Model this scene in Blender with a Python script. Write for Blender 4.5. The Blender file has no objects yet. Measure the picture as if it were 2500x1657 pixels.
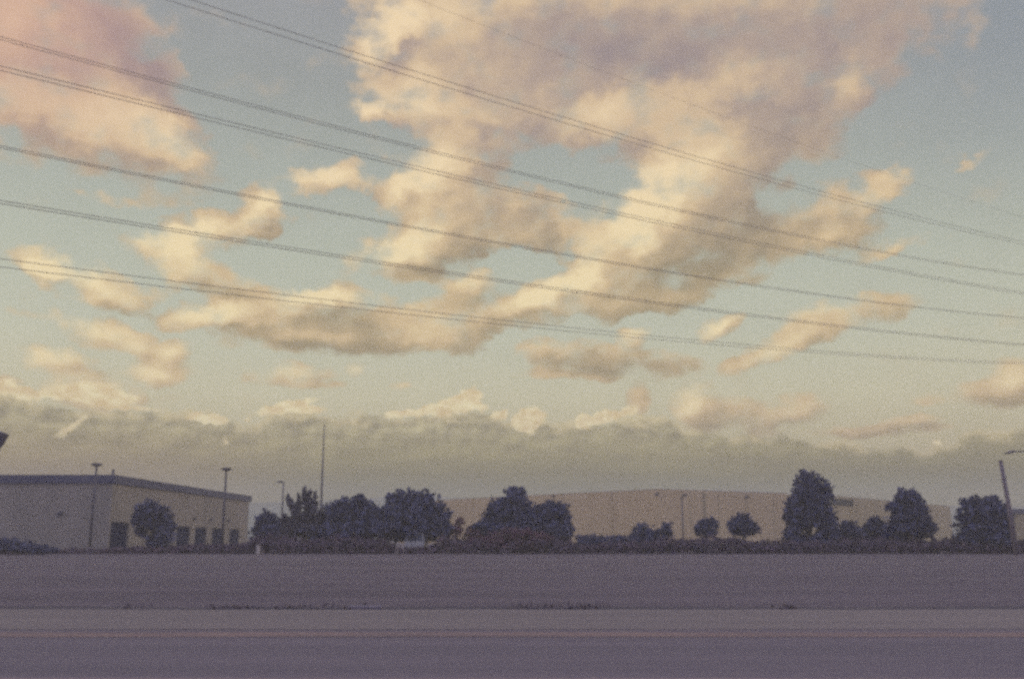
import bpy, bmesh, math, random
import numpy as np
from mathutils import Vector, Matrix, noise as mnoise

# ------------------------------------------------------------------ camera
sc = bpy.context.scene
COL = sc.collection
F, PITCH, H = 2345.0, math.radians(11.6), 1.6          # focal length in photo pixels, upward pitch, eye height
cam_d = bpy.data.cameras.new("camera")
cam = bpy.data.objects.new("camera", cam_d)
COL.objects.link(cam)
cam.location = (0, 0, H)
cam.rotation_euler = (math.radians(90) + PITCH, 0, 0)
cam_d.sensor_width = 36.0
cam_d.lens = 36.0 * F / 2500.0
cam_d.clip_start, cam_d.clip_end = 0.1, 8000.0
sc.camera = cam
sc.view_settings.view_transform = 'Standard'
sc.view_settings.look = 'None'
sc.view_settings.exposure = 0.0
sc.view_settings.gamma = 1.0
cam_d.dof.use_dof = True                # focused a little short, as hand held film often is
cam_d.dof.focus_distance = 5.5
cam_d.dof.aperture_fstop = 2.8
sc.cycles.filter_width = 2.7            # a soft old lens
sc.cycles.use_denoising = False
sc.cycles.volume_bounces = 0
sc.cycles.use_adaptive_sampling = True
sc.cycles.adaptive_threshold = 0.035
sc.cycles.adaptive_min_samples = 28
sc.cycles.max_bounces = 5
sc.cycles.diffuse_bounces = 3
K = 2500.0 / 2366.0


def ray(px, py):
    f = Vector((0, math.cos(PITCH), math.sin(PITCH)))
    u = Vector((0, -math.sin(PITCH), math.cos(PITCH)))
    return f + Vector((1, 0, 0)) * ((px - 1250) / F) + u * ((828.5 - py) / F)


def at(px, py, Y):
    """world point at forward distance Y seen in direction (px, py) of the photo (2500 wide)"""
    r = ray(px, py)
    return Vector((0, 0, H)) + r * (Y / r.y)


def lin(c):
    return tuple(((v / 255.0) / 12.92 if v / 255.0 <= 0.04045 else ((v / 255.0 + 0.055) / 1.055) ** 2.4) for v in c)


# ------------------------------------------------------------------ node helper
class NT:
    def __init__(self, tree):
        self.t = tree
        self.n = tree.nodes
        self.l = tree.links

    def new(self, kind, **kw):
        x = self.n.new(kind)
        for k, v in kw.items():
            setattr(x, k, v)
        return x

    def put(self, sock, v):
        if v is None:
            return
        if hasattr(v, 'is_output'):
            self.l.new(v, sock)
        else:
            sock.default_value = v

    def math(self, op, a, b=None, c=None, clamp=False):
        x = self.new('ShaderNodeMath', operation=op, use_clamp=clamp)
        self.put(x.inputs[0], a)
        self.put(x.inputs[1], b)
        self.put(x.inputs[2], c)
        return x.outputs[0]

    def vec(self, op, a, b=None, c=None, s=None):
        x = self.new('ShaderNodeVectorMath', operation=op)
        self.put(x.inputs[0], a)
        self.put(x.inputs[1], b)
        self.put(x.inputs[2], c)
        if s is not None:
            self.put(x.inputs['Scale'], s)
        return x.outputs['Value'] if op in ('LENGTH', 'DOT_PRODUCT', 'DISTANCE') else x.outputs[0]

    def noise(self, v, scale, detail=4.0, rough=0.55, dist=0.0, col=False, lac=2.0):
        x = self.new('ShaderNodeTexNoise')
        self.put(x.inputs['Vector'], v)
        x.inputs['Scale'].default_value = scale
        x.inputs['Detail'].default_value = detail
        x.inputs['Roughness'].default_value = rough
        x.inputs['Lacunarity'].default_value = lac
        x.inputs['Distortion'].default_value = dist
        return x.outputs['Color'] if col else x.outputs['Fac']

    def ramp(self, f, stops, interp='LINEAR'):
        x = self.new('ShaderNodeValToRGB')
        cr = x.color_ramp
        cr.interpolation = interp
        while len(cr.elements) > 1:
            cr.elements.remove(cr.elements[-1])
        for i, (p, c) in enumerate(stops):
            e = cr.elements[0] if i == 0 else cr.elements.new(p)
            e.position = p
            e.color = (*c, 1.0) if len(c) == 3 else c
        self.put(x.inputs[0], f)
        return x.outputs[0]

    def mix(self, f, a, b, mode='MIX'):
        x = self.new('ShaderNodeMix', data_type='RGBA', blend_type=mode)
        self.put(x.inputs[0], f)
        self.put(x.inputs[6], a if hasattr(a, 'is_output') or len(a) == 4 else (*a, 1))
        self.put(x.inputs[7], b if hasattr(b, 'is_output') or len(b) == 4 else (*b, 1))
        return x.outputs[2]

    def smooth(self, v, lo, hi):
        x = self.new('ShaderNodeMapRange', interpolation_type='SMOOTHSTEP')
        self.put(x.inputs[0], v)
        self.put(x.inputs[1], lo)
        self.put(x.inputs[2], hi)
        return x.outputs[0]


# ------------------------------------------------------------------ sun + sky
SUN_AZ, SUN_EL = math.radians(-78), math.radians(8)     # low evening sun far off to the left
sun_d = bpy.data.lights.new("sun", 'SUN')
sun_d.energy = 0.9
sun_d.angle = math.radians(10)
sun_d.color = (1.0, 0.80, 0.60)
sun = bpy.data.objects.new("sun", sun_d)
COL.objects.link(sun)
sdir = Vector((math.sin(SUN_AZ) * math.cos(SUN_EL), math.cos(SUN_AZ) * math.cos(SUN_EL), math.sin(SUN_EL)))
sun.rotation_euler = (-sdir).to_track_quat('-Z', 'Y').to_euler()
sun.location = (-60, 20, 40)


def azel(px, py):
    r = ray(px, py).normalized()
    return math.degrees(math.atan2(r.x, r.y)), math.degrees(math.asin(r.z))


def build_sky():
    w = bpy.data.worlds.new("World")
    sc.world = w
    w.use_nodes = True
    t = NT(w.node_tree)
    t.n.clear()
    tc = t.new('ShaderNodeTexCoord').outputs['Generated']
    sp = t.new('ShaderNodeSeparateXYZ')
    t.l.new(tc, sp.inputs[0])
    az = t.math('MULTIPLY', t.math('ARCTAN2', sp.outputs[0], sp.outputs[1]), 57.29578)
    el = t.math('MULTIPLY', t.math('ARCSINE', sp.outputs[2]), 57.29578)
    cb = t.new('ShaderNodeCombineXYZ')
    t.l.new(az, cb.inputs[0])
    t.l.new(el, cb.inputs[1])
    p = cb.outputs[0]
    # domain warp: slow billows, then finer curls; finer towards the horizon where clouds are farther off
    sq = t.new('ShaderNodeMapping')
    sq.inputs['Scale'].default_value = (1.0, 1.35, 1.0)
    t.l.new(p, sq.inputs['Vector'])
    ps = sq.outputs[0]
    n1 = t.vec('SUBTRACT', t.noise(ps, 0.22, 2.0, 0.5, col=True), (0.5, 0.5, 0.5))
    n2 = t.vec('SUBTRACT', t.noise(ps, 0.75, 4.0, 0.6, col=True), (0.5, 0.5, 0.5))
    wamp = t.smooth(el, 4.0, 20.0)
    wamp = t.math('MULTIPLY_ADD', wamp, 0.75, 0.35)
    off = t.vec('ADD', t.vec('MULTIPLY', n1, (1.9, 1.5, 0)), t.vec('MULTIPLY', n2, (2.1, 1.7, 0)))
    q = t.vec('ADD', p, t.vec('SCALE', off, s=wamp))

    def field(blobs, v):
        acc = None
        for (cx, cy, rx, ry, rot, wt) in blobs:
            a, e = azel(cx * K, cy * K)
            cx2, cy2 = cx * K, cy * K
            ce = math.cos(math.radians(e))
            m = t.new('ShaderNodeMapping', vector_type='TEXTURE')
            m.inputs['Location'].default_value = (a, e, 0)
            m.inputs['Rotation'].default_value = (0, 0, math.radians(rot))
            s = math.degrees(1.0 / F) * K
            m.inputs['Scale'].default_value = (rx * s / max(ce, .5), ry * s, 1000.0)
            t.l.new(v, m.inputs['Vector'])
            g = t.new('ShaderNodeTexGradient', gradient_type='SPHERICAL')
            t.l.new(m.outputs[0], g.inputs[0])
            f = g.outputs['Fac']
            if acc is None:
                acc = t.math('MULTIPLY', f, wt)
            else:
                acc = t.math('MULTIPLY_ADD', f, wt, acc)
        return acc

    # cloud groups: centre, radii (in photo units /1.0566), tilt, weight
    C = []
    for (cx, cy, rx, ry, rot, wt) in CLOUDS:
        C.append((cx, cy, rx * 1.55, ry * 1.55, rot, wt))
    D = field(C, q)
    fb = t.noise(ps, 0.42, 6.0, 0.51)
    qo = t.vec('ADD', q, t.vec('SCALE', (-1.25, 0.85, 0.0), s=wamp))
    D2 = field(C, qo)
    grad = t.math('SUBTRACT', t.math('MINIMUM', D, 1.3), t.math('MINIMUM', D2, 1.3))      # above zero on the side that faces the sun
    D = t.math('ADD', D, t.math('MULTIPLY', t.math('MINIMUM', grad, 0.0), 0.35))
    D = t.math('SMOOTH_MIN', D, 0.80, 0.30)
    dens_raw = t.math('ADD', D, t.math('MULTIPLY_ADD', t.smooth(fb, 0.24, 0.76), 1.04, -0.52))
    dens_raw = t.math('ADD', dens_raw, t.math('MULTIPLY_ADD', t.smooth(D, 0.0, 0.16), 0.34, -0.30))
    veil = t.smooth(dens_raw, -0.14, 0.66)
    core = t.smooth(dens_raw, 0.08, 0.92)
    cov = t.math('MULTIPLY_ADD', core, 0.58, t.math('MULTIPLY', veil, 0.42))
    thick = t.smooth(dens_raw, 0.25, 1.05)

    B = field([(cx, cy, rx * 1.5, ry * 1.5, rot, wt) for (cx, cy, rx, ry, rot, wt) in LIT], q)
    G = field([(cx, cy, rx * 1.5, ry * 1.5, rot, wt) for (cx, cy, rx, ry, rot, wt) in GREY], q)
    fs = t.noise(ps, 0.34, 3.5, 0.50)
    fs2 = t.noise(t.vec('ADD', ps, (-0.55, 0.42, 0)), 0.34, 3.5, 0.50)
    rel = t.math('SUBTRACT', fs2, fs)
    S = t.math('MULTIPLY_ADD', t.math('MULTIPLY', rel, t.math('MULTIPLY_ADD', t.smooth(el, 14.0, 27.0), -0.50, 1.0)), -0.85, 0.49)
    S = t.math('MULTIPLY_ADD', grad, 0.50, S)
    S = t.math('ADD', S, t.math('MULTIPLY', B, 0.44))
    S = t.math('SUBTRACT', S, t.math('MULTIPLY', G, 0.40))
    S = t.math('SUBTRACT', S, t.math('MULTIPLY', thick, 0.10))
    fine = t.noise(ps, 1.6, 6.0, 0.6)
    S = t.math('ADD', S, t.math('MULTIPLY_ADD', fine, 0.08, -0.04), clamp=True)

    en = t.math('DIVIDE', el, 40.0, clamp=True)
    E_ = lambda e: e / 40.0
    low = t.ramp(S, [(0.0, lin((162, 148, 116))), (0.30, lin((190, 170, 132))), (0.55, lin((218, 193, 150))), (1.0, lin((250, 230, 182)))])
    high = t.ramp(S, [(0.0, lin((156, 142, 142))), (0.30, lin((184, 164, 149))), (0.55, lin((216, 190, 157))), (1.0, lin((244, 219, 179)))])
    ccol = t.mix(t.smooth(el, 13.0, 27.0), low, high)
    # rosy light at the upper left of the view
    pink = t.math('MULTIPLY', t.smooth(az, -17.0, -30.0), t.smooth(el, 17.0, 27.0))
    ccol = t.mix(t.math('MULTIPLY', pink, 0.45), ccol, lin((214, 160, 150)))

    sky = t.ramp(en, [(0.0, lin((190, 176, 140))), (E_(4), lin((208, 194, 150))), (E_(8), lin((219, 213, 178))), (E_(12), lin((206, 208, 184))),
                      (E_(16), lin((194, 199, 180))), (E_(21), lin((178, 184, 173))), (E_(26), lin((163, 167, 163))), (E_(32), lin((160, 161, 165))), (1.0, lin((140, 148, 165)))])
    sky = t.mix(t.math('MULTIPLY', t.smooth(az, 14.0, 34.0), t.smooth(el, 12.0, 32.0)), sky, lin((148, 156, 164)))
    nish = t.new('ShaderNodeTexSky', sky_type='NISHITA', sun_disc=False)
    nish.sun_elevation = SUN_EL
    nish.sun_rotation = SUN_AZ
    nish.air_density = 1.0
    nish.dust_density = 2.0
    atm = t.vec('SCALE', nish.outputs[0], s=0.10)
    sky = t.mix(0.12, sky, atm)
    tex = t.math('MULTIPLY_ADD', t.noise(ps, 0.3, 5.0, 0.6), 0.14, 0.93)
    sky = t.vec('SCALE', sky, s=tex)
    col = t.mix(cov, sky, ccol)

    # long low bank of cloud along the horizon
    fc = t.new('ShaderNodeFloatCurve')
    cur = fc.mapping.curves[0]
    pts = []
    for (x, y) in BANK:
        a, e = azel(x * K, y * K)
        pts.append(((a + 45) / 90.0, e / 12.0))
    while len(cur.points) > 2:
        cur.points.remove(cur.points[-1])
    cur.points[0].location = (0, pts[0][1])
    cur.points[1].location = (1, pts[-1][1])
    for (x, y) in pts:
        cur.points.new(x, y)
    fc.mapping.update()
    t.put(fc.inputs['Value'], t.math('MULTIPLY_ADD', az, 1 / 90.0, 0.5))
    edge = t.math('MULTIPLY', fc.outputs[0], 12.0)
    bn = t.noise(ps, 0.6, 5.0, 0.55)
    depth = t.math('ADD', t.math('SUBTRACT', edge, el), t.math('MULTIPLY_ADD', bn, 2.0, -1.0))
    bank = t.smooth(depth, -0.15, 0.42)
    bt = t.new('ShaderNodeMapping')
    bt.inputs['Scale'].default_value = (0.28, 1.5, 1)
    t.l.new(p, bt.inputs['Vector'])
    streak = t.noise(bt.outputs[0], 0.55, 5.0, 0.6, dist=0.6)
    rimn = t.noise(ps, 0.45, 3.0, 0.5)
    rim = t.math('MULTIPLY', t.smooth(depth, 0.75, 0.10), t.smooth(rimn, 0.36, 0.56))
    bcol = t.ramp(t.math('DIVIDE', el, 10.0, clamp=True),
                  [(0.0, lin((130, 132, 84))), (0.26, lin((96, 108, 70))), (0.36, lin((114, 112, 60))), (0.48, lin((154, 146, 98))), (0.62, lin((174, 165, 126))), (0.85, lin((180, 170, 138)))])
    wl = t.math('MULTIPLY', t.math('MULTIPLY', t.smooth(az, -8.0, -24.0), t.smooth(el, 7.0, 3.0)), 0.32)
    bcol = t.mix(wl, bcol, lin((186, 150, 120)))
    rb = t.math('SUBTRACT', t.noise(t.vec('ADD', ps, (-0.35, 0.40, 0)), 0.62, 4.0, 0.52), t.noise(ps, 0.62, 4.0, 0.52))
    rb = t.math('MULTIPLY', rb, t.smooth(el, 2.8, 8.0))
    bcol = t.vec('SCALE', bcol, s=t.math('MULTIPLY_ADD', rb, -2.5, 1.0))
    bcol = t.vec('SCALE', bcol, s=t.math('MULTIPLY_ADD', streak, 0.80, 0.62))
    bcol = t.mix(t.math('MULTIPLY', rim, 0.70), bcol, lin((236, 216, 164)))
    col = t.mix(t.math('MULTIPLY', bank, 0.96), col, bcol)
    # sunlit heads standing out of the bank
    q2 = t.vec('ADD', p, t.vec('SCALE', t.vec('SUBTRACT', t.noise(ps, 1.9, 5.0, 0.6, col=True), (0.5, 0.5, 0.5)), s=0.7))
    R = field([(cx, cy, rx * 1.5, ry * 1.5, rot, wt) for (cx, cy, rx, ry, rot, wt) in HEADS], q2)
    hm = t.smooth(t.math('MULTIPLY_ADD', R, 1.7, t.math('MULTIPLY_ADD', t.noise(ps, 2.0, 4.0, 0.55), 0.8, -0.4)), 0.16, 0.66)
    hcol = t.mix(t.smooth(t.noise(ps, 1.1, 5.0, 0.6), 0.3, 0.7), lin((226, 200, 150)), lin((255, 242, 196)))
    col = t.mix(t.math('MULTIPLY', hm, 0.92), col, hcol)

    # behind the camera: unseen sky, made brighter and bluer to light the foreground
    back = t.smooth(sp.outputs[1], 0.25, -0.35)
    rear_fill = t.ramp(t.math('DIVIDE', el, 90.0, clamp=True), [(0.0, (0.64, 0.64, 1.08)), (0.25, (0.64, 0.66, 1.14)), (1.0, (0.50, 0.54, 0.92))])
    col = t.mix(back, col, rear_fill)
    right_fill = t.math('MULTIPLY', t.smooth(az, 42.0, 78.0), t.smooth(az, 150.0, 110.0))  # added bright patch of unseen sky, lights the walls that face right
    right_fill = t.math('MULTIPLY', right_fill, t.smooth(el, 50.0, 15.0))
    col = t.mix(right_fill, col, (1.9, 1.66, 1.66))
    zen = t.smooth(el, 36.0, 60.0)  # unseen overhead sky, tinted blue for the same fill
    col = t.mix(zen, col, (0.50, 0.54, 0.90))
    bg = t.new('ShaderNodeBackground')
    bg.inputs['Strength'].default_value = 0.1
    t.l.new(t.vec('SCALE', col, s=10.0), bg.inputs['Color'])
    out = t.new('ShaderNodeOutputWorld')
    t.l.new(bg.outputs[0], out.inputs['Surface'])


CLOUDS = [
    # upper left
    (60, 90, 210, 190, 0, 1.0), (230, 190, 220, 120, -38, 1.0), (375, 305, 130, 55, -38, .9), (240, 285, 150, 60, -5, .9), (20, 230, 90, 40, 0, .5),
    (850, 265, 42, 22, -10, .8), (240, 456, 60, 12, 0, .5),
    # upper middle and upper right
    (930, 60, 45, 45, 0, .9), (868, 110, 45, 40, 0, .9), (1060, 110, 190, 150, 0, 1.0), (1000, 235, 110, 70, 0, 1.0), (1250, 120, 220, 150, 0, 1.0),
    (1480, 80, 360, 150, 0, .85), (1800, 100, 300, 120, 0, .5), (2010, 80, 220, 120, 10, .34), (1680, 20, 420, 90, 0, .5), (1960, 190, 120, 60, 25, .3), (1200, 265, 120, 50, -15, .8),
    # middle column
    (1055, 355, 95, 62, 0, .9), (985, 420, 105, 52, 15, .9), (1080, 470, 120, 80, 0, .8), (1030, 525, 125, 55, 20, .9), (940, 575, 110, 40, 10, .9), (1070, 580, 150, 60, 10, .9), (900, 435, 40, 22, 20, .6), (970, 640, 60, 18, 0, .5),
    (1190, 480, 100, 70, 0, .5), (1230, 530, 110, 45, -15, .5), (1150, 330, 90, 40, -20, .5),
    # big diagonal cloud right of the middle
    (1400, 270, 110, 60, 20, 1.0), (1540, 290, 160, 80, 0, 1.0), (1720, 270, 190, 120, 10, .9), (1620, 400, 150, 90, 35, 1.0), (1530, 510, 160, 90, 35, 1.0), (1680, 500, 110, 120, 0, .8),
    (1330, 670, 130, 55, 28, 1.0), (1470, 620, 150, 80, 20, 1.0), (1240, 705, 110, 40, 15, .8), (1420, 700, 120, 40, 0, .8), (1590, 670, 90, 35, 15, .8), (1860, 320, 110, 80, 20, .6), (1360, 560, 70, 40, -30, .7),
    (1200, 605, 90, 32, -8, -.6), (1350, 615, 40, 20, -15, -.4), (1300, 415, 100, 38, -5, -.5), (700, 560, 45, 30, 0, -.3), (1240, 515, 130, 60, -20, .5), (1730, 560, 90, 85, 0, .7), (1000, 480, 90, 50, 0, .4), (560, 690, 20, 10, 0, -.3), (1130, 300, 50, 18, -30, -.5), (1900, 190, 50, 30, 60, -.5), (1480, 740, 40, 16, 0, -.5),
    # right
    (1950, 490, 120, 55, 10, .8), (2050, 575, 70, 18, 12, .62), (1920, 555, 90, 35, 0, .8), (2250, 375, 36, 9, 25, .32), (2030, 440, 70, 25, 25, .5),
    # left middle
    (602, 490, 52, 48, 0, 1.1), (470, 545, 130, 35, 10, 1.0), (430, 610, 70, 38, -15, .9), (500, 650, 110, 30, -22, .9), (580, 540, 75, 45, 0, .9),
    (735, 428, 95, 28, 10, .75), (805, 408, 45, 28, 10, .6), (652, 458, 26, 22, 40, -.5),
    (195, 650, 105, 36, -16, 1.0), (112, 622, 32, 15, 0, .9), (265, 690, 60, 22, -20, .8), (40, 720, 30, 12, 0, .4), (350, 680, 50, 15, 20, .4),
    # long cloud left of the middle
    (500, 730, 110, 26, 5, .9), (640, 725, 150, 40, 0, 1.0), (780, 735, 180, 55, 0, 1.0), (950, 765, 130, 45, 0, 1.0), (1060, 790, 60, 25, 0, .8), (740, 790, 180, 28, 0, 1.0), (740, 685, 70, 16, 0, .8), (1080, 675, 100, 32, 18, .9), (1120, 730, 90, 35, 10, .8),
    # small puffs above the bank
    (245, 770, 95, 30, -14, 1.0), (330, 800, 60, 22, -20, .7), (130, 832, 62, 26, -5, 1.0), (375, 858, 75, 28, 5, 1.0), (405, 812, 40, 20, 20, .8), (180, 893, 62, 30, 10, 1.0), (255, 918, 55, 28, 0, 1.0), (10, 893, 30, 15, 0, .9),
    (670, 865, 80, 20, 5, .8), (700, 888, 40, 12, 0, .7), (822, 848, 28, 17, 10, .9), (930, 890, 22, 7, 10, .7), (770, 885, 25, 7, 0, .5),
    (1410, 835, 150, 34, -6, 1.0), (1280, 815, 70, 20, -10, .7), (1270, 862, 80, 10, 0, .7), (1390, 872, 40, 8, 0, .5),
    (1650, 752, 48, 24, 20, .9), (1468, 770, 36, 22, 0, .9), (1950, 735, 120, 34, 4, 1.0), (1810, 800, 110, 26, 18, .9), (1750, 825, 60, 14, 5, .9),
    (1605, 925, 45, 38, 0, 1.0), (1478, 920, 22, 32, 0, .6), (1680, 965, 90, 34, 0, .8), (1820, 965, 85, 34, 18, 1.0), (1640, 965, 60, 30, 0, .8),
    (2355, 872, 45, 36, 0, 1.0), (2260, 905, 100, 18, 4, .9), (2340, 920, 60, 18, 0, .8), (2080, 990, 75, 13, 0, 1.0), (1930, 1000, 70, 12, 0, .8), (2110, 968, 50, 8, 0, .6),
]
LIT = [
    (930, 50, 45, 40, 0, 1.0), (868, 108, 45, 40, 0, 1.0), (960, 230, 90, 45, 0, .7), (1080, 270, 100, 30, -15, .5), (1060, 340, 70, 40, 0, .7), (980, 420, 90, 60, 15, .6), (1040, 60, 60, 50, 0, .35),
    (1560, 420, 130, 80, 35, 1.0), (1640, 350, 90, 40, 30, .7), (1400, 255, 110, 40, 20, .8), (1480, 490, 100, 60, 35, .9), (1540, 270, 120, 50, 10, .4), (1330, 640, 70, 25, 25, .9), (1700, 180, 130, 40, 10, .5), (1990, 140, 130, 50, 10, .35), (1340, 570, 50, 40, -30, .7),
    (240, 285, 150, 55, -10, 1.0), (420, 330, 80, 40, -35, 1.0), (40, 60, 60, 60, 0, .3), (300, 240, 90, 40, -30, .5),
    (450, 600, 90, 45, -10, 1.0), (450, 530, 60, 22, 15, .9), (610, 462, 35, 20, 0, 1.0), (740, 412, 90, 18, 12, .7), (390, 545, 60, 15, 10, .8),
    (190, 640, 100, 40, -16, 1.2), (112, 622, 32, 18, 0, .9), (230, 765, 80, 28, -14, 1.0), (130, 830, 62, 28, 0, .9), (375, 860, 75, 28, 0, 1.0), (190, 890, 60, 30, 0, 1.0), (255, 915, 55, 30, 0, 1.1), (405, 810, 40, 20, 0, .6), (330, 805, 40, 20, 0, .7),
    (480, 725, 90, 20, 8, .9), (740, 682, 70, 16, 0, 1.0), (980, 775, 60, 40, 0, .9), (700, 775, 110, 15, 0, .5), (1050, 655, 80, 20, 18, .9), (1210, 690, 60, 30, 20, .8), (940, 575, 90, 25, 12, .9), (1000, 520, 60, 20, 20, .5), (640, 730, 60, 15, 10, .5),
    (670, 860, 80, 20, 0, .6), (822, 848, 28, 18, 0, .7), (1655, 748, 40, 22, 20, 1.0), (1468, 768, 36, 22, 0, .8), (1600, 915, 40, 35, 0, 1.0), (1900, 720, 70, 22, 20, .5), (1840, 800, 60, 18, 15, .6), (2050, 572, 60, 18, 10, .6), (2355, 870, 40, 30, 0, .4), (1820, 955, 60, 15, 18, .4), (850, 262, 42, 20, 0, .6),
]
GREY = [
    (1560, 90, 330, 80, -5, .62), (1300, 110, 130, 100, 0, .25), (1480, 140, 160, 40, -10, .5), (1900, 60, 160, 60, 0, .35), (2060, 90, 160, 100, 0, .3), (1780, 235, 130, 40, -10, .6), (1760, 300, 100, 50, 0, .5), (1660, 560, 130, 90, 10, .75), (1560, 640, 110, 50, 0, .4), (1720, 480, 80, 60, 0, .4),
    (230, 60, 160, 40, -38, .7), (340, 150, 120, 40, -45, .6), (120, 150, 140, 60, 0, .3),
    (800, 735, 130, 26, 0, .9), (740, 795, 160, 18, 0, .9), (860, 770, 60, 25, 0, .5), (1060, 790, 50, 25, 0, .5), (1100, 690, 70, 25, 10, .5), (580, 530, 70, 40, 0, .55), (420, 515, 70, 14, 5, .5),
    (1410, 835, 150, 30, -6, 1.1), (1270, 862, 70, 10, 0, .6), (1950, 500, 110, 40, 0, .65), (1980, 740, 80, 25, 0, .5), (1750, 826, 60, 14, 0, .8), (2080, 990, 70, 14, 0, 1.0), (1930, 1000, 70, 12, 0, .9), (1820, 980, 80, 25, 10, .6), (1680, 985, 80, 25, 0, .5), (2260, 905, 90, 16, 0, .4), (1230, 500, 100, 60, 0, .35), (1060, 590, 90, 30, 0, .4),
]
BANK = [(-300, 890), (0, 905), (60, 922), (130, 935), (220, 938), (310, 945), (400, 945), (470, 948), (550, 975), (585, 978), (620, 960), (700, 945), (800, 955), (900, 958), (1000, 952), (1100, 950), (1200, 968),
        (1300, 975), (1400, 972), (1500, 965), (1600, 990), (1700, 1000), (1800, 1002), (1880, 1010), (2000, 1030), (2100, 1034), (2180, 1025), (2260, 1000), (2366, 995), (2700, 985)]
HEADS = [(1080, 925, 30, 22, 30, 1.2), (1045, 935, 45, 16, 20, 1.1), (985, 948, 40, 9, 15, 1.0), (930, 955, 40, 7, 8, .8), (660, 940, 60, 10, 15, .9), (690, 945, 60, 9, 0, .7), (1222, 968, 34, 22, 15, 1.3), (1155, 957, 18, 9, 15, 1.1),
         (1350, 972, 18, 17, 20, 1.1), (1390, 965, 26, 12, 20, 1.0), (1440, 955, 36, 10, 20, .8), (480, 967, 38, 10, -5, 1.0), (165, 988, 40, 8, 38, .5), (60, 908, 50, 12, -5, .7), (190, 905, 50, 18, 5, .9), (255, 922, 45, 18, 0, 1.0), (15, 893, 28, 12, 0, .8), (330, 945, 40, 6, 0, .4), (570, 968, 16, 8, 0, .3), (1110, 938, 22, 10, -30, .5), (520, 1020, 12, 8, 60, .4), (2165, 1022, 10, 7, 0, .6), (1225, 1000, 20, 12, 0, .3)]
build_sky()


# ------------------------------------------------------------------ object helpers
def tag(o, label=None, cat=None, group=None, kind=None):
    if label:
        o['label'] = label
    if cat:
        o['category'] = cat
    if group:
        o['group'] = group
    if kind:
        o['kind'] = kind
    return o


def empty(name, loc, label, cat, group=None, rz=0.0):
    o = bpy.data.objects.new(name, None)
    COL.objects.link(o)
    o.location = loc
    o.rotation_euler = (0, 0, rz)
    o.empty_display_size = 0.3
    return tag(o, label, cat, group)


def link_mesh(name, me, m, parent=None, loc=None):
    o = bpy.data.objects.new(name, me)
    if m:
        me.materials.append(m)
    COL.objects.link(o)
    if parent:
        o.parent = parent
    if loc is not None:
        o.location = loc
    return o


def bm_obj(name, bm, m, parent=None, smooth=False, loc=None):
    me = bpy.data.meshes.new(name)
    bmesh.ops.recalc_face_normals(bm, faces=bm.faces)
    bm.to_mesh(me)
    bm.free()
    if smooth:
        for f in me.polygons:
            f.use_smooth = True
    return link_mesh(name, me, m, parent, loc)


def add_box(bm, c, s, bevel=0.0, rz=0.0):
    r = bmesh.ops.create_cube(bm, size=1.0)
    bmesh.ops.scale(bm, vec=s, verts=r['verts'])
    if rz:
        bmesh.ops.rotate(bm, cent=(0, 0, 0), matrix=Matrix.Rotation(rz, 3, 'Z'), verts=r['verts'])
    bmesh.ops.translate(bm, vec=c, verts=r['verts'])
    if bevel > 0:
        es = list({e for v in r['verts'] for e in v.link_edges})
        bmesh.ops.bevel(bm, geom=es, offset=bevel, segments=2, affect='EDGES', profile=0.6)


def add_tube(bm, pts, rad, seg=8, cap=True):
    """tube through points, radius may be a list"""
    pts = [Vector(p) for p in pts]
    n = len(pts)
    rs = rad if isinstance(rad, (list, tuple)) else [rad] * n
    rings = []
    ref = None
    for i, p in enumerate(pts):
        d = (pts[min(i + 1, n - 1)] - pts[max(i - 1, 0)]).normalized()
        if ref is None:
            ref = Vector((0, 0, 1)) if abs(d.z) < 0.9 else Vector((1, 0, 0))
        a = d.cross(ref).normalized()
        b = d.cross(a).normalized()
        rings.append([bm.verts.new(p + (a * math.cos(2 * math.pi * k / seg) + b * math.sin(2 * math.pi * k / seg)) * rs[i]) for k in range(seg)])
    for i in range(n - 1):
        for k in range(seg):
            bm.faces.new((rings[i][k], rings[i][(k + 1) % seg], rings[i + 1][(k + 1) % seg], rings[i + 1][k]))
    if cap:
        bm.faces.new(rings[0][::-1])
        bm.faces.new(rings[-1])


def add_prism(bm, poly, z0, z1):
    """vertical prism on a plan polygon"""
    a = [bm.verts.new((x, y, z0)) for x, y in poly]
    b = [bm.verts.new((x, y, z1)) for x, y in poly]
    n = len(poly)
    bm.faces.new(a[::-1])
    bm.faces.new(b)
    for i in range(n):
        bm.faces.new((a[i], a[(i + 1) % n], b[(i + 1) % n], b[i]))


# ------------------------------------------------------------------ materials
def material(name):
    m = bpy.data.materials.new(name)
    m.use_nodes = True
    t = NT(m.node_tree)
    b = m.node_tree.nodes['Principled BSDF']
    b.inputs['Roughness'].default_value = 0.85
    b.inputs['Specular IOR Level'].default_value = 0.2
    return m, t, b


def obj_coord(t, scale=(1, 1, 1)):
    tc = t.new('ShaderNodeTexCoord').outputs['Object']
    mp = t.new('ShaderNodeMapping')
    mp.inputs['Scale'].default_value = scale
    t.l.new(tc, mp.inputs['Vector'])
    return mp.outputs[0]


def world_coord(t, scale=(1, 1, 1)):
    g = t.new('ShaderNodeNewGeometry').outputs['Position']
    mp = t.new('ShaderNodeMapping')
    mp.inputs['Scale'].default_value = scale
    t.l.new(g, mp.inputs['Vector'])
    return mp.outputs[0]


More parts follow.
